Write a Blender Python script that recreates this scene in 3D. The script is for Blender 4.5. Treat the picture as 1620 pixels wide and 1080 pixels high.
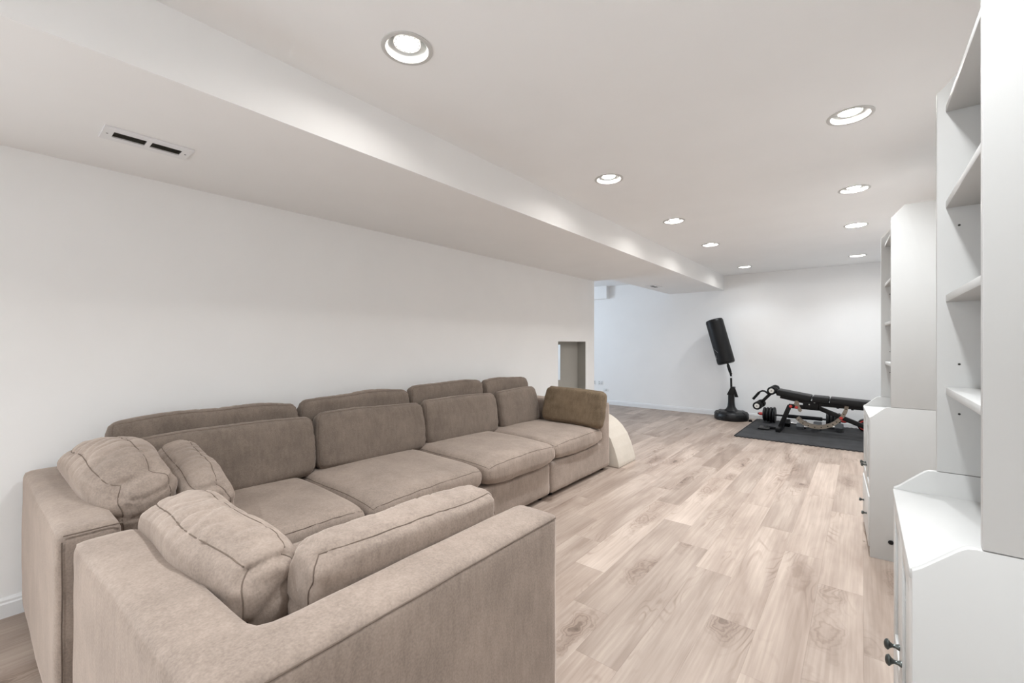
import bpy, bmesh, math, random
import numpy as np
from mathutils import Vector, Matrix, noise

for o in list(bpy.data.objects):
    bpy.data.objects.remove(o, do_unlink=True)
S = bpy.context.scene
COL = S.collection
R = math.radians

# ------------------------------------------------------------------ camera, world, lamps' strength, exposure
EYE = 1.25
FPX = 679.6                                   # focal length in pixels of the 1620 px wide frame
cam_d = bpy.data.cameras.new('camera'); cam = bpy.data.objects.new('camera', cam_d); COL.objects.link(cam)
cam_d.sensor_width = 36.0; cam_d.sensor_fit = 'HORIZONTAL'
cam_d.lens = FPX / 1620.0 * 36.0
cam_d.shift_y = 2.1 / 1620.0
cam_d.clip_start = 0.02
cam.location = (0, 0, EYE); cam.rotation_euler = (R(90), 0, R(39.19))
S.camera = cam
w = bpy.data.worlds.new('world'); S.world = w; w.use_nodes = True
w.node_tree.nodes['Background'].inputs[0].default_value = (0.75, 0.85, 1.0, 1)
w.node_tree.nodes['Background'].inputs[1].default_value = 1.0
S.view_settings.view_transform = 'Standard'; S.view_settings.look = 'None'
S.view_settings.gamma = 1.0; S.view_settings.use_curve_mapping = False
S.view_settings.exposure = 1.14
SPOT_DEG = 130.0                              # beam of each lamp
LAMP_C = (0.932, 0.985, 1.03)
LAMP_W = 45.0                                 # watts of each recessed lamp
LENS_E = 70.0                                # glow of each bulb face
DOOR_FILL_W = 35.0                                 # fill light from a glazed door added unseen behind the camera
DAY_W = 24.0                                  # bluish daylight from the side room's assumed, unseen window

# ------------------------------------------------------------------ room dimensions
ZC, ZS = 2.396, 2.149                         # ceiling and soffit heights
XW, XS, XR = -3.034, -1.832, 0.50             # left wall, soffit face, right wall
YB, YF, YE = 8.004, -3.6, 5.62                # back wall, wall behind the camera, end of the left wall
XE, XSIDE = -2.768, -6.2                      # soffit edge past the wall end, far wall of the side room

# ------------------------------------------------------------------ material helpers
def mat(name, col, rough=0.5, metal=0.0, spec=0.5, emit=None, estr=0.0, var=0.0, vscale=5.0, bump=0.0, bscale=80.0, sheen=0.0):
    m = bpy.data.materials.new(name); m.use_nodes = True
    nt = m.node_tree; b = nt.nodes['Principled BSDF']
    b.inputs['Base Color'].default_value = (*col, 1); b.inputs['Roughness'].default_value = rough
    b.inputs['Metallic'].default_value = metal; b.inputs['Specular IOR Level'].default_value = spec
    if sheen: b.inputs['Sheen Weight'].default_value = sheen; b.inputs['Sheen Roughness'].default_value = 0.5
    if emit:
        b.inputs['Emission Color'].default_value = (*emit, 1); b.inputs['Emission Strength'].default_value = estr
    tc = nt.nodes.new('ShaderNodeTexCoord')
    if var:
        n = nt.nodes.new('ShaderNodeTexNoise'); n.inputs['Scale'].default_value = vscale; n.inputs['Detail'].default_value = 5
        nt.links.new(tc.outputs['Object'], n.inputs['Vector'])
        r = nt.nodes.new('ShaderNodeValToRGB')
        r.color_ramp.elements[0].position = 0.3; r.color_ramp.elements[1].position = 0.7
        r.color_ramp.elements[0].color = (*[c * (1 - var) for c in col], 1)
        r.color_ramp.elements[1].color = (*[min(1, c * (1 + var)) for c in col], 1)
        nt.links.new(n.outputs['Fac'], r.inputs['Fac']); nt.links.new(r.outputs['Color'], b.inputs['Base Color'])
    if bump:
        n2 = nt.nodes.new('ShaderNodeTexNoise'); n2.inputs['Scale'].default_value = bscale; n2.inputs['Detail'].default_value = 3
        nt.links.new(tc.outputs['Object'], n2.inputs['Vector'])
        bp = nt.nodes.new('ShaderNodeBump'); bp.inputs['Strength'].default_value = bump; bp.inputs['Distance'].default_value = 0.002
        nt.links.new(n2.outputs['Fac'], bp.inputs['Height']); nt.links.new(bp.outputs['Normal'], b.inputs['Normal'])
    return m

def fabric(name, col, var=0.22, sheen=0.75):
    m = bpy.data.materials.new(name); m.use_nodes = True
    nt = m.node_tree; N = nt.nodes.new; L = nt.links.new; b = nt.nodes['Principled BSDF']
    b.inputs['Roughness'].default_value = 0.95; b.inputs['Specular IOR Level'].default_value = 0.15
    b.inputs['Sheen Weight'].default_value = sheen; b.inputs['Sheen Roughness'].default_value = 0.38
    b.inputs['Sheen Tint'].default_value = (*[min(1, c * 1.6 + 0.2) for c in col], 1)
    tc = N('ShaderNodeTexCoord'); oi = N('ShaderNodeObjectInfo')
    ad = N('ShaderNodeVectorMath'); ad.operation = 'ADD'
    sc = N('ShaderNodeVectorMath'); sc.operation = 'SCALE'; sc.inputs[0].default_value = (9, 7, 5)
    L(oi.outputs['Random'], sc.inputs['Scale']); L(tc.outputs['Object'], ad.inputs[0]); L(sc.outputs[0], ad.inputs[1])
    n1 = N('ShaderNodeTexNoise'); n1.inputs['Scale'].default_value = 4.5; n1.inputs['Detail'].default_value = 6; n1.inputs['Roughness'].default_value = 0.65
    mp = N('ShaderNodeMapping'); mp.inputs['Scale'].default_value = (60, 60, 14)        # brushed pile, streaked up and down
    n2 = N('ShaderNodeTexNoise'); n2.inputs['Scale'].default_value = 1.0; n2.inputs['Detail'].default_value = 3
    n3 = N('ShaderNodeTexNoise'); n3.inputs['Scale'].default_value = 170; n3.inputs['Detail'].default_value = 2
    L(ad.outputs[0], n1.inputs['Vector']); L(ad.outputs[0], mp.inputs['Vector']); L(mp.outputs[0], n2.inputs['Vector']); L(ad.outputs[0], n3.inputs['Vector'])
    a = N('ShaderNodeMath'); a.operation = 'MULTIPLY_ADD'; a.inputs[1].default_value = 0.45; L(n2.outputs['Fac'], a.inputs[0])
    h = N('ShaderNodeMath'); h.operation = 'MULTIPLY_ADD'; h.inputs[1].default_value = 0.65; h.inputs[2].default_value = -0.55; L(n3.outputs['Fac'], h.inputs[0])
    L(h.outputs[0], a.inputs[2])
    s = N('ShaderNodeMath'); s.operation = 'ADD'; L(n1.outputs['Fac'], s.inputs[0]); L(a.outputs[0], s.inputs[1])
    r = N('ShaderNodeValToRGB'); r.color_ramp.elements[0].position = 0.25; r.color_ramp.elements[1].position = 0.75
    r.color_ramp.elements[0].color = (*[c * (1 - var) for c in col], 1); r.color_ramp.elements[1].color = (*[c * (1 + var) for c in col], 1)
    L(s.outputs[0], r.inputs['Fac']); L(r.outputs['Color'], b.inputs['Base Color'])
    bp = N('ShaderNodeBump'); bp.inputs['Strength'].default_value = 0.5; bp.inputs['Distance'].default_value = 0.002
    L(s.outputs[0], bp.inputs['Height']); L(bp.outputs['Normal'], b.inputs['Normal'])
    return m

def plank_mat():
    m = bpy.data.materials.new('oak_plank'); m.use_nodes = True
    nt = m.node_tree; N = nt.nodes.new; L = nt.links.new; b = nt.nodes['Principled BSDF']
    b.inputs['Roughness'].default_value = 0.42; b.inputs['Specular IOR Level'].default_value = 0.35
    tc = N('ShaderNodeTexCoord'); oi = N('ShaderNodeObjectInfo')
    sc = N('ShaderNodeVectorMath'); sc.operation = 'SCALE'; sc.inputs[0].default_value = (31, 57, 13); L(oi.outputs['Random'], sc.inputs['Scale'])
    ad = N('ShaderNodeVectorMath'); ad.operation = 'ADD'; L(tc.outputs['Object'], ad.inputs[0]); L(sc.outputs[0], ad.inputs[1])
    def mapped(x, y):
        k = N('ShaderNodeMapping'); k.inputs['Scale'].default_value = (x, y, 1); L(ad.outputs[0], k.inputs['Vector']); return k.outputs[0]
    def noise_n(vec, scale, det=4, dist=0.0, rough=0.55):
        k = N('ShaderNodeTexNoise'); k.inputs['Scale'].default_value = scale; k.inputs['Detail'].default_value = det
        k.inputs['Distortion'].default_value = dist; k.inputs['Roughness'].default_value = rough; L(vec, k.inputs['Vector']); return k.outputs['Fac']
    def ramp(fac, p0, p1, c0, c1):
        k = N('ShaderNodeValToRGB'); e = k.color_ramp.elements; e[0].position = p0; e[1].position = p1; e[0].color = (*c0, 1); e[1].color = (*c1, 1); L(fac, k.inputs['Fac']); return k.outputs['Color']
    def mix(fac, a, c, mode='MIX'):
        k = N('ShaderNodeMix'); k.data_type = 'RGBA'; k.blend_type = mode
        if isinstance(fac, float): k.inputs['Factor'].default_value = fac
        else: L(fac, k.inputs['Factor'])
        L(a, k.inputs['A'])
        if isinstance(c, tuple): k.inputs['B'].default_value = (*c, 1)
        else: L(c, k.inputs['B'])
        return k.outputs['Result']
    broad = noise_n(mapped(5.0, 0.9), 1.0, 4, 0.6)
    base = ramp(broad, 0.3, 0.72, (0.305, 0.232, 0.187), (0.510, 0.420, 0.355))
    # per plank tone
    tone = ramp(oi.outputs['Random'], 0.0, 1.0, (0.87, 0.865, 0.86), (1.08, 1.08, 1.08))
    base = mix(1.0, base, tone, 'MULTIPLY')
    # fine grain
    g = ramp(noise_n(mapped(70, 2.2), 1.0, 4, 0.2), 0.36, 0.7, (0.80, 0.775, 0.76), (1.06, 1.06, 1.06))
    base = mix(0.75, base, g, 'MULTIPLY')
    # cathedral figure: contour lines of a stretched noise, only in places
    f = noise_n(mapped(5.5, 1.35), 1.0, 2, 0.35)
    mu = N('ShaderNodeMath'); mu.operation = 'MULTIPLY'; mu.inputs[1].default_value = 95; L(f, mu.inputs[0])
    si = N('ShaderNodeMath'); si.operation = 'SINE'; L(mu.outputs[0], si.inputs[0])
    lines = ramp(si.outputs[0], 0.35, 1.0, (1, 1, 1), (0.74, 0.70, 0.67))
    where = ramp(noise_n(mapped(5.0, 1.1), 1.0, 2), 0.54, 0.68, (0, 0, 0), (1, 1, 1))
    base = mix(where, base, mix(1.0, base, lines, 'MULTIPLY'))
    # dark knots with growth rings around them, in about every third cell
    def math_n(op, x, y=None, z=None):
        k = N('ShaderNodeMath'); k.operation = op
        for i, q in enumerate((x, y, z)):
            if q is None: continue
            if isinstance(q, (int, float)): k.inputs[i].default_value = q
            else: L(q, k.inputs[i])
        return k.outputs[0]
    v = N('ShaderNodeTexVoronoi'); v.inputs['Scale'].default_value = 1.0; v.inputs['Randomness'].default_value = 0.9
    dn = N('ShaderNodeTexNoise'); dn.inputs['Scale'].default_value = 9; dn.inputs['Detail'].default_value = 4; L(ad.outputs[0], dn.inputs['Vector'])
    av = N('ShaderNodeVectorMath'); av.operation = 'MULTIPLY_ADD'; av.inputs[1].default_value = (0.60, 0.60, 0); L(dn.outputs['Color'], av.inputs[0]); L(mapped(5.2, 1.6), av.inputs[2])
    L(av.outputs[0], v.inputs['Vector'])
    sep = N('ShaderNodeSeparateColor'); L(v.outputs['Color'], sep.inputs[0])
    has = math_n('GREATER_THAN', sep.outputs[0], 0.50)
    d = v.outputs['Distance']
    def fade(lo, hi):
        k = N('ShaderNodeMapRange'); k.interpolation_type = 'SMOOTHSTEP'; L(d, k.inputs['Value']); k.inputs['From Min'].default_value = lo; k.inputs['From Max'].default_value = hi
        k.inputs['To Min'].default_value = 1.0; k.inputs['To Max'].default_value = 0.0; return k.outputs[0]
    halo = math_n('MULTIPLY', fade(0.10, 0.50), has)
    rings = math_n('POWER', math_n('MULTIPLY_ADD', math_n('SINE', math_n('MULTIPLY', d, 88.0)), 0.5, 0.5), 2.0)
    base = mix(math_n('MULTIPLY', halo, 0.5), base, mix(1.0, base, (0.62, 0.56, 0.52), 'MULTIPLY'))
    base = mix(math_n('MULTIPLY', math_n('MULTIPLY', halo, rings), 0.55), base, mix(1.0, base, (0.50, 0.43, 0.39), 'MULTIPLY'))
    core = math_n('MULTIPLY', fade(0.03, 0.13), has)
    base = mix(math_n('MULTIPLY', core, 0.9), base, (0.13, 0.09, 0.068))
    L(base, b.inputs['Base Color'])
    bp = N('ShaderNodeBump'); bp.inputs['Strength'].default_value = 0.08; bp.inputs['Distance'].default_value = 0.001
    L(g, bp.inputs['Height']); L(bp.outputs['Normal'], b.inputs['Normal'])
    return m

M_WALL = mat('wall_paint', (0.915, 0.91, 0.90), 0.85, spec=0.2, var=0.01, vscale=3, bump=0.05, bscale=220)
M_CEIL = mat('ceiling_paint', (0.925, 0.93, 0.93), 0.9, spec=0.15, var=0.01, vscale=3, bump=0.04, bscale=220)
M_TRIM = mat('trim_paint', (0.84, 0.84, 0.84), 0.45, var=0.01)
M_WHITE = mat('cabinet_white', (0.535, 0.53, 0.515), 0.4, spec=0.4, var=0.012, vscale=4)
M_FAB = fabric('taupe_chenille', (0.295, 0.235, 0.195))
M_FAB_SHADE = fabric('taupe_chenille_shaded', (0.198, 0.158, 0.129))  # same chenille, with the shade of the wall cushions put into its colour
M_FABB = fabric('brown_chenille_stained', (0.165, 0.120, 0.078), 0.32, 0.5)
M_SEAM = mat('seam_cord', (0.16, 0.122, 0.098), 0.95, spec=0.1, var=0.1, vscale=60)
M_CREAM = fabric('cream_vinyl', (0.56, 0.50, 0.43), 0.05, 0.1)
M_BLACK = mat('black_plastic', (0.006, 0.006, 0.0065), 0.38, spec=0.35, var=0.2, vscale=12)
M_VINYL = mat('black_vinyl', (0.006, 0.006, 0.0065), 0.45, spec=0.3, var=0.2, vscale=18, bump=0.1, bscale=120)
M_STEEL = mat('black_powder_steel', (0.005, 0.005, 0.0055), 0.45, spec=0.3, var=0.15, vscale=20)
M_FOAM = mat('black_foam', (0.009, 0.009, 0.0095), 0.8, spec=0.2, var=0.2, vscale=30, bump=0.2, bscale=200)
M_CHROME = mat('chrome', (0.75, 0.75, 0.76), 0.22, metal=1.0, var=0.03)
M_GREY = mat('grey_rubber', (0.11, 0.115, 0.12), 0.6, var=0.1, vscale=20)
M_RED = mat('red_plastic', (0.55, 0.05, 0.04), 0.4, var=0.05)
M_BRONZE = mat('bronze_plate', (0.30, 0.255, 0.205), 0.4, metal=0.5, var=0.08, vscale=30)
M_WCAP = mat('white_cap', (0.72, 0.70, 0.66), 0.5, var=0.03)
M_MAT = mat('foam_mat', (0.036, 0.036, 0.038), 0.75, spec=0.3, var=0.25, vscale=7, bump=0.3, bscale=160)
M_GUN = mat('gunmetal', (0.10, 0.11, 0.105), 0.28, metal=0.85, var=0.08, vscale=40)
M_DARK = mat('dark_void', (0.03, 0.028, 0.022), 0.9, var=0.1)
M_SLAT = mat('vent_slat', (0.11, 0.10, 0.075), 0.6, var=0.1)
M_SUB = mat('subfloor', (0.30, 0.235, 0.195), 0.9, var=0.1)
M_PLANK = plank_mat()
M_LENS = mat('bulb_lens', (0.9, 0.9, 0.9), 0.4, emit=(1.0, 0.97, 0.93), estr=LENS_E, var=0.01)
M_BULB = mat('bulb_rim', (0.80, 0.80, 0.78), 0.35, var=0.02)
M_TRIMRING = mat('lamp_trim', (0.62, 0.62, 0.60), 0.4, var=0.02)
M_CUP = mat('lamp_cup', (0.66, 0.66, 0.65), 0.4, var=0.01)
M_OUTLET = mat('outlet_plastic', (0.80, 0.80, 0.79), 0.4, var=0.02)
M_JAMB = mat('opening_grey', (0.36, 0.345, 0.31), 0.85, var=0.04, vscale=3)
M_GLASS = mat('window_sky_glass', (0.8, 0.9, 1.0), 0.2, emit=(0.75, 0.87, 1.0), estr=0.4, var=0.01)  # glowing panes of the added door and the side room window
M_LOGO = mat('grey_print', (0.45, 0.45, 0.45), 0.5, var=0.02)

# ------------------------------------------------------------------ mesh helpers
def link(name, me, m=None, parent=None, smooth=True):
    if m: me.materials.append(m)
    if smooth is True: me.polygons.foreach_set('use_smooth', [True] * len(me.polygons))
    o = bpy.data.objects.new(name, me); COL.objects.link(o)
    if parent: o.parent = parent
    return o
def pyd(name, v, f, m, parent=None, smooth=True):
    me = bpy.data.meshes.new(name); me.from_pydata([tuple(map(float, q)) for q in v], [], f); me.update()
    return link(name, me, m, parent, smooth)
def from_bm(name, bm, m, parent=None, smooth=False, angle=None):
    bmesh.ops.recalc_face_normals(bm, faces=bm.faces)
    me = bpy.data.meshes.new(name); bm.to_mesh(me); bm.free()
    o = link(name, me, m, parent, smooth)
    if angle: me.set_sharp_from_angle(angle=R(angle))
    return o
def bx(bm, x0, x1, y0, y1, z0, z1):
    v = [bm.verts.new((x, y, z)) for x in (x0, x1) for y in (y0, y1) for z in (z0, z1)]
    for f in ((0, 1, 3, 2), (4, 6, 7, 5), (0, 4, 5, 1), (2, 3, 7, 6), (0, 2, 6, 4), (1, 5, 7, 3)): bm.faces.new([v[i] for i in f])
    return v
def box(name, x0, x1, y0, y1, z0, z1, m, parent=None, bev=0.0):
    bm = bmesh.new(); bx(bm, x0, x1, y0, y1, z0, z1)
    if bev: bmesh.ops.bevel(bm, geom=bm.edges[:], offset=bev, segments=2, profile=0.5, affect='EDGES')
    return from_bm(name, bm, m, parent, bool(bev), 40 if bev else None)
def prism(name, poly, a0, a1, axis, m, parent=None, bev=0.0):
    """poly in the two other axes (x,z for axis y; y,z for x; x,y for z), pushed from a0 to a1 along axis"""
    bm = bmesh.new()
    def pt(p, a): return {'y': (p[0], a, p[1]), 'x': (a, p[0], p[1]), 'z': (p[0], p[1], a)}[axis]
    A = [bm.verts.new(pt(p, a0)) for p in poly]; B = [bm.verts.new(pt(p, a1)) for p in poly]
    n = len(poly); bm.faces.new(A); bm.faces.new(B[::-1])
    for i in range(n): bm.faces.new((A[i], B[i], B[(i + 1) % n], A[(i + 1) % n]))
    bmesh.ops.recalc_face_normals(bm, faces=bm.faces)
    if bev: bmesh.ops.bevel(bm, geom=bm.edges[:], offset=bev, segments=2, profile=0.5, affect='EDGES')
    return from_bm(name, bm, m, parent, bool(bev), 40 if bev else None)
def frame_of(d):
    d = Vector(d).normalized(); u = Vector((0, 0, 1)) if abs(d.z) < 0.9 else Vector((1, 0, 0))
    a = d.cross(u).normalized(); return a, a.cross(d).normalized()
def tube_geo(pts, r, closed=False, n=8, rz=None):
    pts = [Vector(p) for p in pts]; V = []; Fc = []; k = len(pts)
    for i, p in enumerate(pts):
        q0 = pts[(i - 1) % k] if (closed or i) else p; q1 = pts[(i + 1) % k] if (closed or i < k - 1) else p
        a, b = frame_of(q1 - q0); rr = r[i] if isinstance(r, (list, tuple)) else r
        for j in range(n):
            t = 2 * math.pi * j / n; V.append(p + a * (rr * math.cos(t)) + b * (rr * math.sin(t)))
    for i in range(k if closed else k - 1):
        for j in range(n):
            a0 = i * n + j; a1 = i * n + (j + 1) % n; b0 = ((i + 1) % k) * n + j; b1 = ((i + 1) % k) * n + (j + 1) % n
            Fc.append((a0, a1, b1, b0))
    if not closed: Fc.append(tuple(range(n))[::-1]); Fc.append(tuple((k - 1) * n + j for j in range(n)))
    return V, Fc
def tube(name, pts, r, m, parent=None, closed=False, n=8):
    V, Fc = tube_geo(pts, r, closed, n); o = pyd(name, V, Fc, m, parent, True); o.data.set_sharp_from_angle(angle=R(50)); return o
def lathe(name, prof, m, parent=None, axis='z', n=32, loc=(0, 0, 0), sharp=40):
    """prof: (radius, height) pairs; closed at radius 0"""
    V = []; Fc = []
    for r, h in prof:
        for j in range(n):
            t = 2 * math.pi * j / n; c, s = r * math.cos(t), r * math.sin(t)
            p = {'z': (c, s, h), 'y': (c, h, s), 'x': (h, c, s)}[axis]; V.append((p[0] + loc[0], p[1] + loc[1], p[2] + loc[2]))
    for i in range(len(prof) - 1):
        for j in range(n): Fc.append((i * n + j, i * n + (j + 1) % n, (i + 1) * n + (j + 1) % n, (i + 1) * n + j))
    bm = bmesh.new(); vs = [bm.verts.new(v) for v in V]
    for f in Fc: bm.faces.new([vs[i] for i in f])
    bmesh.ops.remove_doubles(bm, verts=bm.verts, dist=1e-5)
    return from_bm(name, bm, m, parent, True, sharp)
def bar(name, p, q, wd, ht, m, parent=None, bev=0.004):
    """square tube from p to q, wd across, ht in the up direction"""
    p = Vector(p); q = Vector(q); d = (q - p).normalized(); a, b = frame_of(d)
    bm = bmesh.new(); vs = []
    for c in (p, q):
        for s, t in ((-1, -1), (1, -1), (1, 1), (-1, 1)): vs.append(bm.verts.new(c + a * (s * wd / 2) + b * (t * ht / 2)))
    for f in ((0, 1, 2, 3), (4, 7, 6, 5), (0, 4, 5, 1), (1, 5, 6, 2), (2, 6, 7, 3), (3, 7, 4, 0)): bm.faces.new([vs[i] for i in f])
    bmesh.ops.recalc_face_normals(bm, faces=bm.faces)
    if bev: bmesh.ops.bevel(bm, geom=bm.edges[:], offset=bev, segments=2, profile=0.5, affect='EDGES')
    return from_bm(name, bm, m, parent, True, 40)
def empty(name, loc=(0, 0, 0), rz=0.0):
    o = bpy.data.objects.new(name, None); COL.objects.link(o); o.location = loc; o.rotation_euler = (0, 0, rz); o.empty_display_size = 0.1; return o
def tag(o, label, cat, group=None):
    o['label'] = label; o['category'] = cat
    if group: o['group'] = group
    return o
def struct(o): o['kind'] = 'structure'; return o

# ------------------------------------------------------------------ floor: planks in the columns and lengths seen in the photograph
floor = struct(box('floor', XSIDE, XR, YF, YB, -0.06, -0.0035, M_SUB))
floor['label'] = 'pale greige oak plank floor running the length of the room'
PW, PL = 0.182, 1.24
known = {-1: 2.74, 0: 3.05, 1: 3.355, 3: 4.0, 4: 1.81, 5: 4.61, 6: 2.435, 7: 2.735}
rnd = random.Random(5)
plank_cache = {}
def plank_mesh(wd, ln):
    key = (round(wd, 4), round(ln, 4))
    if key not in plank_cache:
        bm = bmesh.new(); g = 0.0001
        bx(bm, g, wd - g, g, ln - g, -0.0035, 0.0)
        ed = [e for e in bm.edges if all(v.co.z > -0.001 for v in e.verts)]
        bmesh.ops.bevel(bm, geom=ed, offset=0.00035, segments=1, affect='EDGES')
        bmesh.ops.recalc_face_normals(bm, faces=bm.faces)
        me = bpy.data.meshes.new('plank'); bm.to_mesh(me); bm.free(); me.materials.append(M_PLANK); plank_cache[key] = me
    return plank_cache[key]
j = -5
while True:
    x1 = -0.177 - PW * j; x0 = x1 - PW; jj = j; j += 1
    if x0 >= XR: continue
    if x1 <= XSIDE: break
    a, b = max(x0, XSIDE), min(x1, XR)
    off = known.get(jj, rnd.random() * PL)
    ystart = YF if a > XW - 0.3 else 4.0
    y = off - math.ceil((off - ystart) / PL) * PL
    while y < YB:
        c, d = max(y, ystart), min(y + PL, YB)
        if d - c > 0.02:
            o = bpy.data.objects.new('plank', plank_mesh(b - a, d - c)); COL.objects.link(o); o.parent = floor; o.location = (a, c, 0)
        y += PL

# ------------------------------------------------------------------ walls
def multi(name, boxes, m):
    bm = bmesh.new()
    for q in boxes: bx(bm, *q)
    return struct(from_bm(name, bm, m))
NY0, NY1, NZ0, NZ1, NX = 4.66, 5.37, 0.30, 1.268, -3.163
DY0, DY1, DZ = -3.3, -1.4, 2.05
multi('wall_left', [(NX, XW, YF, DY0, 0, ZC), (NX, XW, DY0, DY1, DZ, ZC), (NX, XW, DY1, NY0, 0, ZC), (NX, XW, NY1, YE, 0, ZC), (NX, XW, NY0, NY1, 0, NZ0), (NX, XW, NY0, NY1, NZ1, ZC)], M_WALL)
# grey lining of the opening in the left wall, open to the side room at its near end
lin = [(NX - 0.006, NX, NY0 + 0.26, NY1, NZ0, NZ1), (NX - 0.006, NX, NY0, NY0 + 0.26, NZ0, 0.75), (NX - 0.006, NX, NY0, NY0 + 0.26, 1.225, NZ1),
       (NX, XW - 0.001, NY1 - 0.003, NY1, NZ0, NZ1), (NX, XW - 0.001, NY0, NY1, NZ1 - 0.003, NZ1), (NX, XW - 0.001, NY0, NY1, NZ0, NZ0 + 0.003)]
o = multi('trim_1', lin, M_JAMB); o['label'] = 'grey lined rectangular opening in the left wall'
multi('wall_back', [(XSIDE - 0.1, XR + 0.1, YB, YB + 0.1, 0, ZC)], M_WALL)
multi('wall_right', [(XR, XR + 0.1, YF - 0.1, YB, 0, ZC)], M_WALL)
multi('wall_front', [(NX, XR, YF - 0.1, YF, 0, ZC)], M_WALL)
pd_ = struct(empty('fill_door_1', (XW - 0.06, (DY0 + DY1) / 2, 0)))     # unseen patio door behind the camera, added for soft fill light
dw = (DY1 - DY0) / 2
box('pane', -0.02, -0.012, -dw, dw, 0.0, DZ, M_GLASS, pd_)
for p, q in ((-dw, -dw + 0.07), (-0.04, 0.04), (dw - 0.07, dw)): box('fill_door_frame', -0.012, 0.03, p, q, 0, DZ, M_TRIM, pd_, 0.003)
for p, q in ((0.0, 0.09), (DZ - 0.07, DZ)): box('fill_door_frame', -0.012, 0.03, -dw, dw, p, q, M_TRIM, pd_, 0.003)
dd = bpy.data.lights.new('door_fill', 'AREA'); dd.shape = 'RECTANGLE'; dd.size = DZ - 0.2; dd.size_y = 2 * dw - 0.15; dd.energy = DOOR_FILL_W; dd.color = LAMP_C
do = bpy.data.objects.new('door_fill', dd); COL.objects.link(do); do.location = (XW + 0.02, (DY0 + DY1) / 2, DZ / 2 + 0.02); do.rotation_euler = (0, R(-90), 0)
multi('wall_side_near', [(XSIDE, NX, 3.9, 4.0, 0, ZC)], M_WALL)
WY0, WY1, WZ0, WZ1 = 5.0, 6.6, 0.9, 2.0
multi('wall_side', [(XSIDE - 0.1, XSIDE, 3.9, WY0, 0, ZC), (XSIDE - 0.1, XSIDE, WY1, YB, 0, ZC), (XSIDE - 0.1, XSIDE, WY0, WY1, 0, WZ0), (XSIDE - 0.1, XSIDE, WY0, WY1, WZ1, ZC)], M_WALL)
win = struct(empty('window_1', (XSIDE - 0.05, (WY0 + WY1) / 2, WZ0)))  # side room window out of view, assumed for the bluish light
wl, wh = (WY1 - WY0) / 2, WZ1 - WZ0
box('pane', -0.02, -0.012, -wl, wl, 0, wh, M_GLASS, win)
for a in ((-wl, -wl + 0.05), (wl - 0.05, wl), (-0.02, 0.02)): box('window_frame', -0.012, 0.03, a[0], a[1], 0, wh, M_TRIM, win, 0.003)
for a in ((0, 0.05), (wh - 0.05, wh)): box('window_frame', -0.012, 0.03, -wl, wl, a[0], a[1], M_TRIM, win, 0.003)
ld = bpy.data.lights.new('window_daylight', 'AREA'); ld.shape = 'RECTANGLE'; ld.size = 2 * wl - 0.1; ld.size_y = wh - 0.1; ld.energy = DAY_W; ld.color = (0.72, 0.85, 1.0)
lo = bpy.data.objects.new('window_daylight', ld); COL.objects.link(lo); lo.location = (XSIDE + 0.03, (WY0 + WY1) / 2, (WZ0 + WZ1) / 2); lo.rotation_euler = (0, R(-90), 0)
# soffit and the bulkhead in the far corner
multi('trim_2', [(NX, XS, YF, YE, ZS, ZC), (XE, XS, YE, YB, ZS, ZC)], M_WALL)['label'] = 'boxed soffit along the left wall under the ceiling'
multi('trim_3', [(XSIDE, -3.98, YB - 0.12, YB, 2.14, ZC)], M_WALL)['label'] = 'small bulkhead in the far corner under the ceiling'
# baseboards with a stepped cap
def baseboard(name, p, q, inward):
    p = Vector(p); q = Vector(q); n = Vector(inward); prof = [(0, 0), (0.016, 0), (0.016, 0.062), (0.011, 0.068), (0.011, 0.078), (0.005, 0.0885), (0, 0.0885)]
    V = [c + n * a + Vector((0, 0, b)) for c in (p, q) for a, b in prof]; k = len(prof)
    Fc = [(i, (i + 1) % k, k + (i + 1) % k, k + i) for i in range(k)] + [tuple(range(k))[::-1], tuple(range(k, 2 * k))]
    bm = bmesh.new(); vs = [bm.verts.new(v) for v in V]
    for f in Fc: bm.faces.new([vs[i] for i in f])
    return struct(from_bm(name, bm, M_TRIM))
baseboard('baseboard_left', (XW, -1.4, 0), (XW, YE, 0), (1, 0, 0))
baseboard('baseboard_back', (XSIDE, YB, 0), (XR, YB, 0), (0, -1, 0))
baseboard('baseboard_right', (XR, YF, 0), (XR, YB - 0.02, 0), (-1, 0, 0))
baseboard('baseboard_end', (NX, YE, 0), (XW + 0.016, YE, 0), (0, 1, 0))

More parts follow.
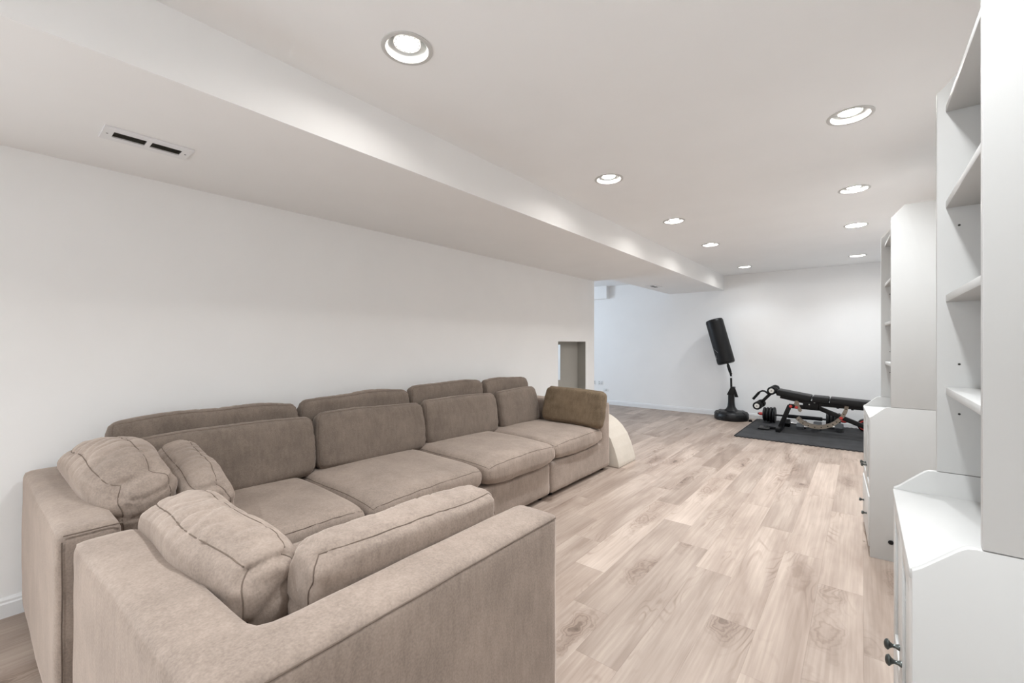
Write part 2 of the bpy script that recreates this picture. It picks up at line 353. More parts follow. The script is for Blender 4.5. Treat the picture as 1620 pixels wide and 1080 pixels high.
# ------------------------------------------------------------------ ceiling with round holes for the recessed lamps
LX = (-1.375, -0.047); LY = (-0.7, 1.04, 2.76, 4.10, 5.36, 7.24); HR = 0.085; CELL = 0.13
xs = sorted([XSIDE, XR] + [x + s * CELL for x in LX for s in (-1, 1)]); ys = sorted([YF, YB] + [y + s * CELL for y in LY for s in (-1, 1)])
bm = bmesh.new(); cache = {}
def cv(x, y, z=ZC):
    k = (round(x, 5), round(y, 5), round(z, 5))
    if k not in cache: cache[k] = bm.verts.new(k)
    return cache[k]
for i in range(len(xs) - 1):
    for k in range(len(ys) - 1):
        x0, x1, y0, y1 = xs[i], xs[i + 1], ys[k], ys[k + 1]; cx, cy = (x0 + x1) / 2, (y0 + y1) / 2
        if any(abs(cx - a) < 0.01 for a in LX) and any(abs(cy - b) < 0.01 for b in LY) and not (cx > -1 and cy < 0):
            n = 32; sq = []; ci = []
            for q in range(n):
                t = 2 * math.pi * q / n + math.pi / 4; c, s = math.cos(t), math.sin(t); mx = max(abs(c), abs(s))
                sq.append(cv(cx + CELL * c / mx, cy + CELL * s / mx)); ci.append(cv(cx + HR * c, cy + HR * s))
            for q in range(n): bm.faces.new((sq[q], sq[(q + 1) % n], ci[(q + 1) % n], ci[q]))
        else: bm.faces.new((cv(x0, y0), cv(x1, y0), cv(x1, y1), cv(x0, y1)))
o = from_bm('ceiling', bm, M_CEIL); struct(o)
struct(box('ceiling_deck', XSIDE - 0.1, XR + 0.1, YF - 0.1, YB + 0.1, ZC + 0.16, ZC + 0.2, M_SUB))

# ------------------------------------------------------------------ recessed lamps
def lamp(x, y, label, flat=False, power=1.0):
    e = empty('recessed_light', (x, y, ZC)); tag(e, label, 'ceiling light', 'recessed ceiling lights')
    lathe('trim_ring', [(0.098, -0.0005), (0.098, -0.003), (0.090, -0.006), (0.081, -0.004), (0.078, 0.0), (0.078, 0.004), (0.084, 0.004), (0.084, -0.0005), (0.098, -0.0005)], M_TRIMRING, e, n=40)
    if flat:
        lathe('diffuser', [(0, 0.001), (0.077, 0.001), (0.077, 0.006), (0, 0.006)], M_LENS, e, n=40)
    else:
        lathe('reflector_cup', [(0.080, 0.0), (0.076, 0.030), (0.070, 0.070), (0.0, 0.071), (0.0, 0.074), (0.074, 0.074), (0.080, 0.032), (0.083, 0.0), (0.080, 0.0)], M_CUP, e, n=40)
        b = lathe('bulb', [(0.0, 0.018), (0.052, 0.018), (0.052, 0.024), (0.046, 0.045), (0.030, 0.070), (0, 0.070)], M_BULB, e, n=32)
        lathe('bulb_lens', [(0.0, 0.0155), (0.036, 0.0155), (0.041, 0.0175), (0.0, 0.0178)], M_LENS, b, n=32)
        for q in range(14):
            t = 2 * math.pi * q / 14
            lathe('vent_slot', [(0, 0.0168), (0.0026, 0.0168), (0.0026, 0.019), (0, 0.019)], M_GREY, b, n=6, loc=(0.0455 * math.cos(t), 0.0455 * math.sin(t), 0))
    l = bpy.data.lights.new('lamp_light', 'SPOT'); l.energy = LAMP_W * power; l.spot_size = R(SPOT_DEG); l.spot_blend = 1.0; l.shadow_soft_size = 0.045; l.color = LAMP_C
    lo = bpy.data.objects.new('lamp_light', l); COL.objects.link(lo); lo.parent = e; lo.location = (0, 0, 0.008 if not flat else -0.004)
    return e
POWER = (1.0, 1.0, 1.0, 1.05, 0.9, 0.55)       # the farthest pair is dimmer
names_l = ['added unseen behind the camera', 'nearest in the photo', 'second from the camera', 'third from the camera', 'fourth from the camera', 'closest to the back wall']  # first one is an unseen lamp added to light the near end
for i, y in enumerate(LY):
    lamp(LX[0], y, 'round recessed ceiling light in the row beside the soffit, ' + names_l[i], power=POWER[i])
    if i: lamp(LX[1], y, 'round ' + ('flat glowing' if i == 4 else 'recessed') + ' ceiling light in the row by the bookcases, ' + ['added unseen behind the camera', 'overhead out of frame', 'nearest in the photo', 'second from the camera', 'third from the camera', 'closest to the back wall'][i], flat=(i == 4), power=POWER[i])

# ------------------------------------------------------------------ air vents in the soffit
def vent(x, y, label, ms=None):
    e = empty('air_vent', (x, y, ZS)); tag(e, label, 'air vent')
    hx, hy = 0.0775, 0.153; ox, o1, o0 = 0.034, 0.118, 0.009
    bm = bmesh.new()
    for q in ((-hx, -ox, -hy, hy), (ox, hx, -hy, hy), (-ox, ox, -hy, -o1), (-ox, ox, o1, hy), (-ox, ox, -o0, o0)): bx(bm, q[0], q[1], q[2], q[3], -0.007, -0.0005)
    from_bm('vent_frame', bm, M_TRIM, e)
    box('vent_backing', -ox, ox, -o1, o1, -0.0012, -0.0005, M_DARK, e)
    for s in (-1, 1):
        for k in range(5):
            xx = -ox + 0.008 + k * 0.013
            a, b = (o0, o1) if s > 0 else (-o1, -o0)
            prism('slat', [(xx, -0.0014), (xx + 0.0015, -0.0014), (xx + 0.006, -0.0058), (xx + 0.0045, -0.0058)], a, b, 'y', ms or M_SLAT, e)
        lathe('screw', [(0, -0.0085), (0.003, -0.0082), (0.0042, -0.0068), (0, -0.0068)], M_GREY, e, n=10, loc=(0, s * 0.136, 0))
vent(-2.49, 0.464, 'white slotted air vent in the soffit above the near end of the sofa')
vent(-2.57, 6.73, 'small dark air vent in the soffit near the back wall', M_DARK)

# ------------------------------------------------------------------ outlets on the back wall
def outlet(x, z, wd, ht, label, gangs=2):
    e = empty('wall_outlet', (x, YB, z)); tag(e, label, 'outlet')
    box('cover_plate', -wd / 2, wd / 2, -0.006, -0.0005, -ht / 2, ht / 2, M_OUTLET, e, 0.002)
    for g in range(gangs):
        cx = (g - (gangs - 1) / 2) * wd / gangs
        for s in (-1, 1):
            r = box('receptacle', cx - 0.017, cx + 0.017, -0.0085, -0.004, s * ht * 0.21 - 0.013, s * ht * 0.21 + 0.013, M_OUTLET, e, 0.001)
            for d in (-0.006, 0.006): box('slot', cx + d - 0.0025, cx + d + 0.0025, -0.0092, -0.008, s * ht * 0.21 - 0.006, s * ht * 0.21 + 0.006, M_DARK, r)
outlet(-4.17, 0.43, 0.115, 0.08, 'white double wall outlet, right one of the upper pair on the back wall')
outlet(-4.31, 0.43, 0.07, 0.08, 'white wall outlet half hidden by the wall end', 1)
o = outlet(-4.045, 0.292, 0.112, 0.06, 'white wall outlet low above the baseboard beside the far sofa arm', 1)

# ------------------------------------------------------------------ soft meshes
def shell(boxes, h=0.028, smooth_it=3, amp=0.004, freq=3.0, seed=0.0, shear=None):
    """rounded upholstered body: union of boxes as a fine quad shell, corners relaxed, surface slightly uneven"""
    ax = []
    for a in range(3):
        br = sorted(set([b[2 * a] for b in boxes] + [b[2 * a + 1] for b in boxes])); c = [br[0]]
        for p, q in zip(br, br[1:]):
            k = max(1, int(math.ceil((q - p) / h))); c += [p + (q - p) * i / k for i in range(1, k + 1)]
        ax.append(np.array(c))
    ce = [(c[1:] + c[:-1]) / 2 for c in ax]
    Xc, Yc, Zc = np.meshgrid(*ce, indexing='ij'); occ = np.zeros(Xc.shape, bool)
    for b in boxes: occ |= (Xc > b[0]) & (Xc < b[1]) & (Yc > b[2]) & (Yc < b[3]) & (Zc > b[4]) & (Zc < b[5])
    P = np.pad(occ, 1); V = {}; Vl = []; Fc = []
    def vid(i, j, k):
        t = (i, j, k)
        if t not in V: V[t] = len(Vl); Vl.append((ax[0][i], ax[1][j], ax[2][k]))
        return V[t]
    for i, j, k in zip(*np.nonzero(occ)):
        a, b, c = i + 1, j + 1, k + 1
        if not P[a - 1, b, c]: Fc.append((vid(i, j, k), vid(i, j, k + 1), vid(i, j + 1, k + 1), vid(i, j + 1, k)))
        if not P[a + 1, b, c]: Fc.append((vid(i + 1, j, k), vid(i + 1, j + 1, k), vid(i + 1, j + 1, k + 1), vid(i + 1, j, k + 1)))
        if not P[a, b - 1, c]: Fc.append((vid(i, j, k), vid(i + 1, j, k), vid(i + 1, j, k + 1), vid(i, j, k + 1)))
        if not P[a, b + 1, c]: Fc.append((vid(i, j + 1, k), vid(i, j + 1, k + 1), vid(i + 1, j + 1, k + 1), vid(i + 1, j + 1, k)))
        if not P[a, b, c - 1]: Fc.append((vid(i, j, k), vid(i, j + 1, k), vid(i + 1, j + 1, k), vid(i + 1, j, k)))
        if not P[a, b, c + 1]: Fc.append((vid(i, j, k + 1), vid(i + 1, j, k + 1), vid(i + 1, j + 1, k + 1), vid(i, j + 1, k + 1)))
    v = np.array(Vl); E = np.array([(f[i], f[(i + 1) % 4]) for f in Fc for i in range(4)]); cnt = np.zeros(len(v)); np.add.at(cnt, E[:, 0], 1); np.add.at(cnt, E[:, 1], 1)
    for _ in range(smooth_it):
        s = np.zeros_like(v); np.add.at(s, E[:, 0], v[E[:, 1]]); np.add.at(s, E[:, 1], v[E[:, 0]]); v = 0.4 * v + 0.6 * s / cnt[:, None]
    out = []
    for p in v:
        q = Vector(p); d = noise.noise_vector(q * freq + Vector((seed, seed * 1.7, 3.1))) * amp + noise.noise_vector(q * freq * 4 + Vector((seed, 0, 0))) * amp * 0.3
        q = q + d
        if q.z < 0.05: q.z = max(q.z, boxes[0][4])
        if shear: q = shear(q)
        out.append(q)
    return out, Fc

def cushion_map(w_, t_, h_, r, bulge, sag, wr, seed, corner=0.03, crease=0.0):
    """maps a point of the box surface (x width, y thickness, z height) onto the stuffed cushion"""
    def M(p):
        p = Vector(p); u, v, t = p.x / (w_ / 2), p.z / (h_ / 2), p.y / (t_ / 2)
        c = Vector([max(-d + r, min(d - r, q)) for q, d in zip(p, (w_ / 2, t_ / 2, h_ / 2))]); d = p - c
        if d.length > 1e-9: p = c + d.normalized() * r
        uu, vv = max(0, 1 - abs(u) ** 2.4), max(0, 1 - abs(v) ** 2.4)
        p.y += math.copysign(1, t) * min(1, abs(t) * 1.3) * bulge * (uu * vv) ** 0.6 if abs(t) > 0.02 else 0
        pinch = abs(u) ** 4 * abs(v) ** 4
        p.x *= 1 - corner * 0.5 * abs(v) ** 3; p.z *= 1 - corner * abs(u) ** 3 * 0.6
        p.y *= 1 - 0.35 * pinch
        p.x += math.copysign(1, u) * bulge * 0.25 * vv * abs(u) ** 3
        p.z += sag * (u * u - 0.5) * (0.5 + 0.5 * v) if sag else 0
        q = Vector((p.x * 3.2 + seed, p.y * 3.2 + seed * 0.3, p.z * 3.2))
        p += noise.noise_vector(q) * wr * 1.6
        # short sharp creases near the ends and along the top edge
        cm = max(abs(u) ** 3, 0.6 * max(0, v) ** 2) if crease else 0
        if cm:
            n1 = noise.noise(Vector((p.x * 5 + seed * 3, p.y * 6, p.z * 17 + seed)))
            n2 = noise.noise(Vector((p.x * 15 + seed, p.y * 8 + 5, p.z * 4 - seed)))
            k = max(0, 1 - 5 * abs(n1)) * abs(u) ** 2 + max(0, 1 - 5 * abs(n2)) * max(0, v)
            p -= p.normalized() * (k * cm * crease)
        # folds run from the ends and corners inwards
        e = abs(u) ** 3
        f = noise.noise(Vector((p.x * 4 + seed, p.y * 22, p.z * 26 + seed * 2)))
        p += Vector((0, 1, 0.35)) * (f * wr * 0.9 * (0.35 + e))
        return p
    return M
def boxgrid(w_, t_, h_, nx, ny, nz):
    V = {}; Vl = []; Fc = []
    def vid(i, j, k):
        key = (i, j, k)
        if key not in V: V[key] = len(Vl); Vl.append((-w_ / 2 + w_ * i / nx, -t_ / 2 + t_ * j / ny, -h_ / 2 + h_ * k / nz))
        return V[key]
    for i in range(nx):
        for k in range(nz):
            Fc.append((vid(i, 0, k), vid(i + 1, 0, k), vid(i + 1, 0, k + 1), vid(i, 0, k + 1))); Fc.append((vid(i, ny, k), vid(i, ny, k + 1), vid(i + 1, ny, k + 1), vid(i + 1, ny, k)))
    for i in range(nx):
        for j in range(ny):
            Fc.append((vid(i, j, 0), vid(i, j + 1, 0), vid(i + 1, j + 1, 0), vid(i + 1, j, 0))); Fc.append((vid(i, j, nz), vid(i + 1, j, nz), vid(i + 1, j + 1, nz), vid(i, j + 1, nz)))
    for j in range(ny):
        for k in range(nz):
            Fc.append((vid(0, j, k), vid(0, j, k + 1), vid(0, j + 1, k + 1), vid(0, j + 1, k))); Fc.append((vid(nx, j, k), vid(nx, j + 1, k), vid(nx, j + 1, k + 1), vid(nx, j, k + 1)))
    return Vl, Fc
def cushion_geo(w_, t_, h_, r=0.045, bulge=0.03, sag=0.0, wr=0.006, seed=1.0, seams=(-1, 1), corner=0.06, res=0.018, crease=0.004):
    M = cushion_map(w_, t_, h_, r, bulge, sag, wr, seed, corner, crease)
    Vl, Fc = boxgrid(w_, t_, h_, max(8, int(w_ / res)), max(6, int(t_ / res)), max(8, int(h_ / res)))
    V = [M(p) for p in Vl]; loops = []
    for s in seams:
        y = s * t_ / 2; n = 26; a, b = w_ / 2, h_ / 2; P = []
        for i in range(n): P.append((-a + 2 * a * i / n, y, b))
        for i in range(n): P.append((a, y, b - 2 * b * i / n))
        for i in range(n): P.append((a - 2 * a * i / n, y, -b))
        for i in range(n): P.append((-a, y, -b + 2 * b * i / n))
        loops.append([M(p) for p in P])
    return V, Fc, loops
def cushion(name, loc, rot, dims, m, label=None, cat=None, group=None, parent=None, **kw):
    """loc: centre; rot: euler; dims: width, thickness, height"""
    V, Fc, loops = cushion_geo(*dims, **kw)
    o = pyd(name, V, Fc, m, parent, True)
    o.location = loc; o.rotation_euler = rot
    if label: tag(o, label, cat, group)
    for lp in loops: tube('seam_cord', lp, 0.0020, M_SEAM, o, closed=True, n=6)
    return o

# ------------------------------------------------------------------ sectional sofa
ZF = 0.665
SECT = 'modules of the sectional sofa'
def feet(e, x0, x1, y0, y1):
    for x in (x0 + 0.07, x1 - 0.07):
        for y in (y0 + 0.07, y1 - 0.07): lathe('foot', [(0, 0), (0.022, 0), (0.025, 0.03), (0, 0.03)], M_BLACK, e, n=12, loc=(x, y, 0))
def seat(e, x0, x1, y0, y1, z0=0.295, z1=0.445, seed=1.0, bulge=0.022):
    V, Fc, loops = cushion_geo(x1 - x0, z1 - z0, y1 - y0, r=0.05, bulge=bulge, wr=0.004, seed=seed, corner=0.02, seams=(1,), res=0.026)
    rotm = Matrix.Rotation(R(90), 4, 'X')                      # thickness (y) becomes up
    tr = Matrix.Translation(((x0 + x1) / 2, (y0 + y1) / 2, (z0 + z1) / 2))
    V = [tr @ (rotm @ v) for v in V]
    o = pyd('seat_cushion', V, Fc, M_FAB, e, True)
    for lp in loops: tube('seam_cord', [tr @ (rotm @ v) for v in lp], 0.0018, M_SEAM, o, closed=True, n=6)
    return o
def module(label, boxes, seatbox, seed, seam=None, shear=None, foot=None, zs=(0.295, 0.445)):
    e = empty('sofa_module', (0, 0, 0)); tag(e, label, 'sofa', SECT)
    cx = sum(foot[:2]) / 2; cy = sum(foot[2:]) / 2
    V, Fc = shell(boxes, seed=seed, shear=shear)
    e.location = (cx, cy, 0); off = Vector((cx, cy, 0))
    pyd('frame', [v - off for v in V], Fc, M_FAB, e, True)
    if seatbox: seat(e, seatbox[0] - cx, seatbox[1] - cx, seatbox[2] - cy, seatbox[3] - cy, zs[0], zs[1], seed)
    if seam:
        for lp in seam: tube('seam_cord', [Vector(shear(Vector(p)) if shear else p) - off for p in lp], 0.0020, M_SEAM, e, n=6)
    feet(e, foot[0] - cx, foot[1] - cx, foot[2] - cy, foot[3] - cy)
    return e
def ln(p, q, n=24, wob=0.0015):
    p = Vector(p); q = Vector(q); return [p.lerp(q, i / n) + noise.noise_vector(p.lerp(q, i / n) * 9) * wob for i in range(n + 1)]
BX0, BX1 = -2.995, -1.935
# seats along the wall, far to near
module('far end sofa seat with low arm, beside the cream wedge', [(BX0, BX1, 2.878, 3.917, 0.03, 0.285), (BX0, -2.86, 2.878, 3.917, 0.03, ZF), (BX0, BX1, 3.735, 3.917, 0.03, ZF)],
       (-2.86, -1.905, 2.905, 3.73), 1.3, foot=(BX0, BX1, 2.878, 3.917))
module('sofa seat with a bulging front cushion, next to the far arm seat', [(BX0, BX1, 2.040, 2.870, 0.03, 0.285), (BX0, -2.86, 2.040, 2.870, 0.03, ZF)],
       (-2.86, -1.885, 2.080, 2.892), 4.1, foot=(BX0, BX1, 2.040, 2.870), zs=(0.295, 0.455))
module('middle sofa seat along the wall, partly behind the front cushion', [(BX0, BX1, 1.210, 2.032, 0.03, 0.285), (BX0, -2.86, 1.210, 2.032, 0.03, ZF)],
       (-2.86, -1.90, 1.222, 2.065), 7.7, foot=(BX0, BX1, 1.210, 2.032))
# corner seat against the wall
sh1 = lambda q: Vector((q.x, q.y + 0.03 * (q.x + 2.98) / 1.07 * (1.0 - 0.6 * (q.y - 0.1)), q.z))
module('corner sofa seat in the near left corner against the wall', [(BX0, -1.905, 0.105, 1.20, 0.03, 0.285), (BX0, -2.86, 0.105, 1.20, 0.03, ZF), (BX0, -1.905, 0.105, 0.265, 0.03, ZF)],
       (-2.86, -1.90, 0.30, 1.21), 11.2, foot=(BX0, -1.905, 0.105, 1.20), shear=sh1,
       seam=[ln((-1.908, 0.262, ZF - 0.012), (-1.908, 0.122, ZF - 0.012)), ln((-1.906, 0.119, ZF - 0.03), (-1.906, 0.119, 0.06))])
# corner seat turned with its back to the camera
sh2 = lambda q: Vector((q.x, q.y + 0.055 * (q.x + 1.825) * (1.0 - 0.6 * (q.y - 0.16)), q.z))
module('corner sofa seat in the foreground with its back to the camera', [(-1.825, -0.812, 0.160, 1.235, 0.03, 0.285), (-1.825, -0.812, 0.160, 0.318, 0.03, ZF), (-0.985, -0.812, 0.160, 1.235, 0.03, ZF)],
       (-1.80, -0.99, 0.345, 1.20), 17.9, foot=(-1.825, -0.812, 0.160, 1.235), shear=sh2,
       seam=[ln((-0.8145, 0.18, ZF - 0.014), (-0.8145, 1.215, ZF - 0.014), 40)])

# loose cushions along the wall: rear row upright against the frame, front row leaning on it
GR, GF = 'back row cushions along the wall', 'front row cushions along the wall'
rear = [(0.36, 1.265, 0.845, 'long shaded taupe cushion of the rear row, nearest the camera'), (1.27, 2.12, 0.86, 'shaded taupe cushion of the rear row behind the middle seat'),
        (2.14, 2.965, 0.875, 'shaded taupe cushion of the rear row, third from the camera'), (2.985, 3.69, 0.865, 'shaded taupe cushion of the rear row behind the far end seat')]
for i, (a, b, top, lb) in enumerate(rear):
    cushion('back_cushion', (-2.805, (a + b) / 2, top - 0.175), (R(-3), 0, R(90)), (b - a, 0.11, 0.42), M_FAB_SHADE, lb, 'cushion', GR, r=0.04, bulge=0.012, wr=0.010, seed=20.0 + i * 3.3, sag=-0.012, crease=0.007)
front = [(0.42, 1.30, 0.805, 'large flat taupe cushion of the front row, nearest the camera'), (1.31, 2.165, 0.805, 'taupe cushion of the front row leaning over the middle seat'),
         (2.17, 3.02, 0.80, 'taupe cushion of the front row, third from the camera'), (3.06, 3.66, 0.80, 'small taupe cushion of the front row over the far end seat')]
for i, (a, b, top, lb) in enumerate(front):
    cushion('back_cushion', (-2.672, (a + b) / 2, top - 0.19), (R(-9), R([0, 1.5, 1.0, -1.0][i]), R(90)), (b - a, 0.105, 0.375), M_FAB_SHADE, lb, 'cushion', GF, r=0.04, bulge=0.020, wr=0.005, seed=40.0 + i * 5.7)
cushion('back_cushion', (-2.205, 3.665, 0.625), (R(-16), R(2), 0), (0.67, 0.10, 0.36), M_FABB, 'stained brown cushion leaning on the far sofa arm', 'cushion', r=0.04, bulge=0.018, wr=0.006, seed=71.0)
# the four big pillows at the near end
GP = 'bolster pillows at the near end of the sofa'
cushion('bolster_pillow', (-2.475, 0.365, 0.640), (R(17), R(3), R(4)), (0.80, 0.19, 0.36), M_FAB, 'plump pillow slumped over the near left corner frame', 'pillow', GP, r=0.08, bulge=0.04, wr=0.017, seed=83.0, corner=0.16, crease=0.012, res=0.012, sag=-0.03)
cushion('bolster_pillow', (-2.42, 0.605, 0.585), (R(10), R(6), R(-2)), (0.82, 0.13, 0.33), M_FAB, 'creased pillow leaning between the wall cushions and the plump pillow', 'pillow', GP, r=0.05, bulge=0.025, wr=0.013, seed=92.0, corner=0.14, crease=0.011, res=0.012, sag=-0.03)
cushion('bolster_pillow', (-1.49, 0.435, 0.590), (R(5), R(2.0), R(3)), (0.76, 0.165, 0.32), M_FAB, 'wrinkled pillow along the short side of the foreground corner seat', 'pillow', GP, r=0.055, bulge=0.03, wr=0.014, seed=104.0, corner=0.12, crease=0.011, res=0.012)
cushion('bolster_pillow', (-1.085, 0.825, 0.590), (R(-4), R(-1.5), R(-90)), (0.68, 0.15, 0.33), M_FAB, 'long pillow along the back of the foreground corner seat', 'pillow', GP, r=0.045, bulge=0.022, wr=0.009, seed=117.0, corner=0.08, crease=0.007, res=0.012)

# ------------------------------------------------------------------ cream quarter-round wedge beside the far arm
prof = [(-1.876, 0.002), (-1.880, 0.04), (-1.894, 0.095), (-1.922, 0.180), (-1.965, 0.280), (-2.028, 0.362), (-2.093, 0.416), (-2.16, 0.455), (-2.26, 0.49), (-2.36, 0.50), (-2.36, 0.002)]
wd = prism('foam_wedge', prof, 3.985, 4.392, 'y', M_CREAM, None, 0.006)
tag(wd, 'cream quarter-round foam wedge on the floor beside the far sofa arm', 'wedge')

# ------------------------------------------------------------------ white hutch cabinets on the right
def hutch(name, loc, rz, label, proud=0.0, grommet=False, W=0.625):
    e = empty(name, loc, rz); tag(e, label, 'cabinet', 'white hutch bookcases on the right')
    D, SB, T = 0.405, 0.092, 0.018; ZJ, ZT = 0.880, 1.965
    wing = lambda z: [(0, z - 0.066), (0.012, z - 0.058), (0.058, z - 0.014), (0.066, z - 0.007), (0.074, z - 0.002), (0.085, z), (D, z)]
    for y in (0, W - T):
        prism('side_panel', [(0, 0)] + wing(ZJ) + [(D, 0)], y, y + T, 'y', M_WHITE, e, 0.0012)
        prism('hutch_side_panel', [(SB, ZJ + 0.0015)] + [(SB + a * 0.8, z) for a, z in wing(ZT + 0.066)[:-1]] + [(D, ZT + 0.066), (D, ZJ + 0.0015)], y, y + T, 'y', M_WHITE, e, 0.0012)
    box('counter', -0.003, D - 0.01, T, W - T, 0.792, 0.812, M_WHITE, e, 0.002)
    box('back_panel', D - 0.01, D, T, W - T, 0.03, ZT + 0.03, M_WHITE, e)
    box('bottom_panel', 0.03, D - 0.01, T, W - T, 0.05, 0.068, M_WHITE, e)
    box('toe_kick', 0.02, 0.035, T, W - T, 0.0, 0.05, M_WHITE, e)
    box('top_board', SB + 0.018, D - 0.01, T, W - T, ZT - 0.060, ZT - 0.042, M_WHITE, e, 0.0015)
    for z in (1.124, 1.386, 1.652):
        box('shelf', SB + 0.018, D - 0.01, T, W - T, z - 0.020, z, M_WHITE, e, 0.0015)
    for y, sgn in ((T, 1), (W - T, -1)):
        for z in (1.05, 1.19, 1.58):
            lathe('pin_hole', [(0, 0.0), (0.003, 0.0), (0.003, 0.0006 * sgn), (0, 0.0006 * sgn)], M_DARK, e, axis='y', n=10, loc=(SB + 0.045, y, z))
    mid = W / 2
    for k, (a, b) in enumerate(((T + 0.002, mid - 0.0015), (mid + 0.0015, W - T - 0.002))):
        d = box('door', 0.006, 0.020, a, b, 0.352, 0.788, M_WHITE, e, 0.001)
        st = 0.052
        for q in ((a, a + st, 0.352, 0.788), (b - st, b, 0.352, 0.788), (a + st, b - st, 0.352, 0.352 + st), (a + st, b - st, 0.788 - st, 0.788)):
            box('door_rail', 0.0, 0.0065, q[0], q[1], q[2], q[3], M_WHITE, d, 0.0012)
        ky = mid + (-0.036 if k == 0 else 0.036)
        lathe('knob', [(0, 0.0), (0.0075, 0.0), (0.0075, -0.002), (0.0048, -0.008), (0.0045, -0.014), (0.008, -0.019), (0.0125, -0.022), (0.013, -0.025), (0.010, -0.029), (0.004, -0.031), (0, -0.0312)], M_GUN, d, axis='x', n=20, loc=(0, ky, 0.475))
    dr = box('drawer_front', -proud, 0.018, T + 0.002, W - T - 0.002, 0.055, 0.345, M_WHITE, e, 0.002)
    for s in (-1, 1):
        lathe('drawer_knob', [(0, -proud), (0.007, -proud), (0.0045, -proud - 0.009), (0.011, -proud - 0.02), (0.009, -proud - 0.026), (0, -proud - 0.027)], M_GUN, dr, axis='x', n=16, loc=(0, mid + s * 0.14, 0.2))
    if grommet:
        lathe('bumper', [(0, 0.0), (0.011, 0.0), (0.013, -0.004), (0.010, -0.012), (0, -0.013)], M_BLACK, e, axis='y', n=16, loc=(0.092, 0, 0.11))
    return e
hutch('hutch_cabinet', (0.074, 1.12, 0), R(0.0), 'white hutch bookcase in the right foreground, cut by the photo edge')
hutch('hutch_cabinet', (0.035, 3.267, 0), R(2.5), 'white hutch bookcase farther back beside the gym mat', proud=0.006, grommet=True)

# ------------------------------------------------------------------ gym mat with toothed edges
def mat_tile(x0, x1, y0, y1, label):
    P = []; tw = 0.05
    def side(p, q, nrm):
        p = Vector(p); q = Vector(q); n = max(2, int((q - p).length / tw)); nrm = Vector(nrm)
        for i in range(n):
            a, b = p.lerp(q, i / n), p.lerp(q, (i + 1) / n); c = a.lerp(b, 0.18); d = a.lerp(b, 0.62)
            P.extend([c, c + nrm * 0.018 - (d - c) * 0.12, d + nrm * 0.018 + (d - c) * 0.12, d])
    side((x0, y0, 0), (x1, y0, 0), (0, -1, 0)); side((x1, y0, 0), (x1, y1, 0), (1, 0, 0))
    side((x1, y1, 0), (x0, y1, 0), (0, 1, 0)); side((x0, y1, 0), (x0, y0, 0), (-1, 0, 0))
    o = prism('gym_mat', [(p.x, p.y) for p in P], 0.0003, 0.014, 'z', M_MAT)
    return tag(o, label, 'mat')
mat_tile(-1.315, 0.46, 6.33, 7.955, 'black foam gym mat with toothed edges under the weight bench')

# ------------------------------------------------------------------ adjustable weight bench
GZ = 0.014
bench = empty('weight_bench', (-0.4, 7.14, GZ)); tag(bench, 'black adjustable weight bench with foam leg rollers on the gym mat', 'bench')
BO = Vector((-0.4, 7.14, GZ))
def BP(x, z, y=7.14): return Vector((x, y, z)) - BO
def bprism(name, poly, y0, y1, m, bev=0.01, parent=bench): return prism(name, [(x - BO.x, z - BO.z) for x, z in poly], y0 - BO.y, y1 - BO.y, 'y', m, parent, bev)
bprism('leg_pad', [(-0.925, 0.595), (-0.530, 0.532), (-0.545, 0.452), (-0.938, 0.513)], 7.0, 7.28, M_VINYL, 0.014)
bprism('seat_pad', [(-0.520, 0.532), (-0.340, 0.524), (-0.344, 0.444), (-0.524, 0.452)], 7.0, 7.28, M_VINYL, 0.014)
bprism('back_pad', [(-0.330, 0.524), (0.330, 0.492), (0.326, 0.412), (-0.334, 0.444)], 7.0, 7.28, M_VINYL, 0.014)
bar('pad_rail', BP(-0.90, 0.495), BP(-0.56, 0.432), 0.06, 0.055, M_STEEL, bench)
bar('pad_rail', BP(-0.60, 0.425), BP(0.30, 0.402), 0.06, 0.055, M_STEEL, bench)
bprism('hinge_block', [(-0.632, 0.46), (-0.461, 0.45), (-0.461, 0.345), (-0.632, 0.355)], 7.09, 7.19, M_STEEL, 0.004)
bar('leg', BP(-0.905, 0.05), BP(-0.788, 0.372), 0.055, 0.055, M_STEEL, bench)
bar('frame_beam', BP(-0.80, 0.366), BP(-0.45, 0.360), 0.055, 0.055, M_STEEL, bench)
bar('leg', BP(-0.470, 0.372), BP(0.28, 0.065), 0.055, 0.055, M_STEEL, bench)
bar('foot_bar', BP(-0.905, 0.042, 6.92), BP(-0.905, 0.042, 7.38), 0.055, 0.055, M_STEEL, bench)
bar('foot_bar', BP(0.29, 0.042, 6.92), BP(0.29, 0.042, 7.38), 0.055, 0.055, M_STEEL, bench)
bar('foot_brace', BP(-0.905, 0.036), BP(-1.04, 0.036), 0.05, 0.03, M_STEEL, bench)
box('foot_plate', -1.16 - BO.x, -1.02 - BO.x, 6.98 - BO.y, 7.24 - BO.y, 0.008, 0.022, M_BLACK, bench, 0.003)
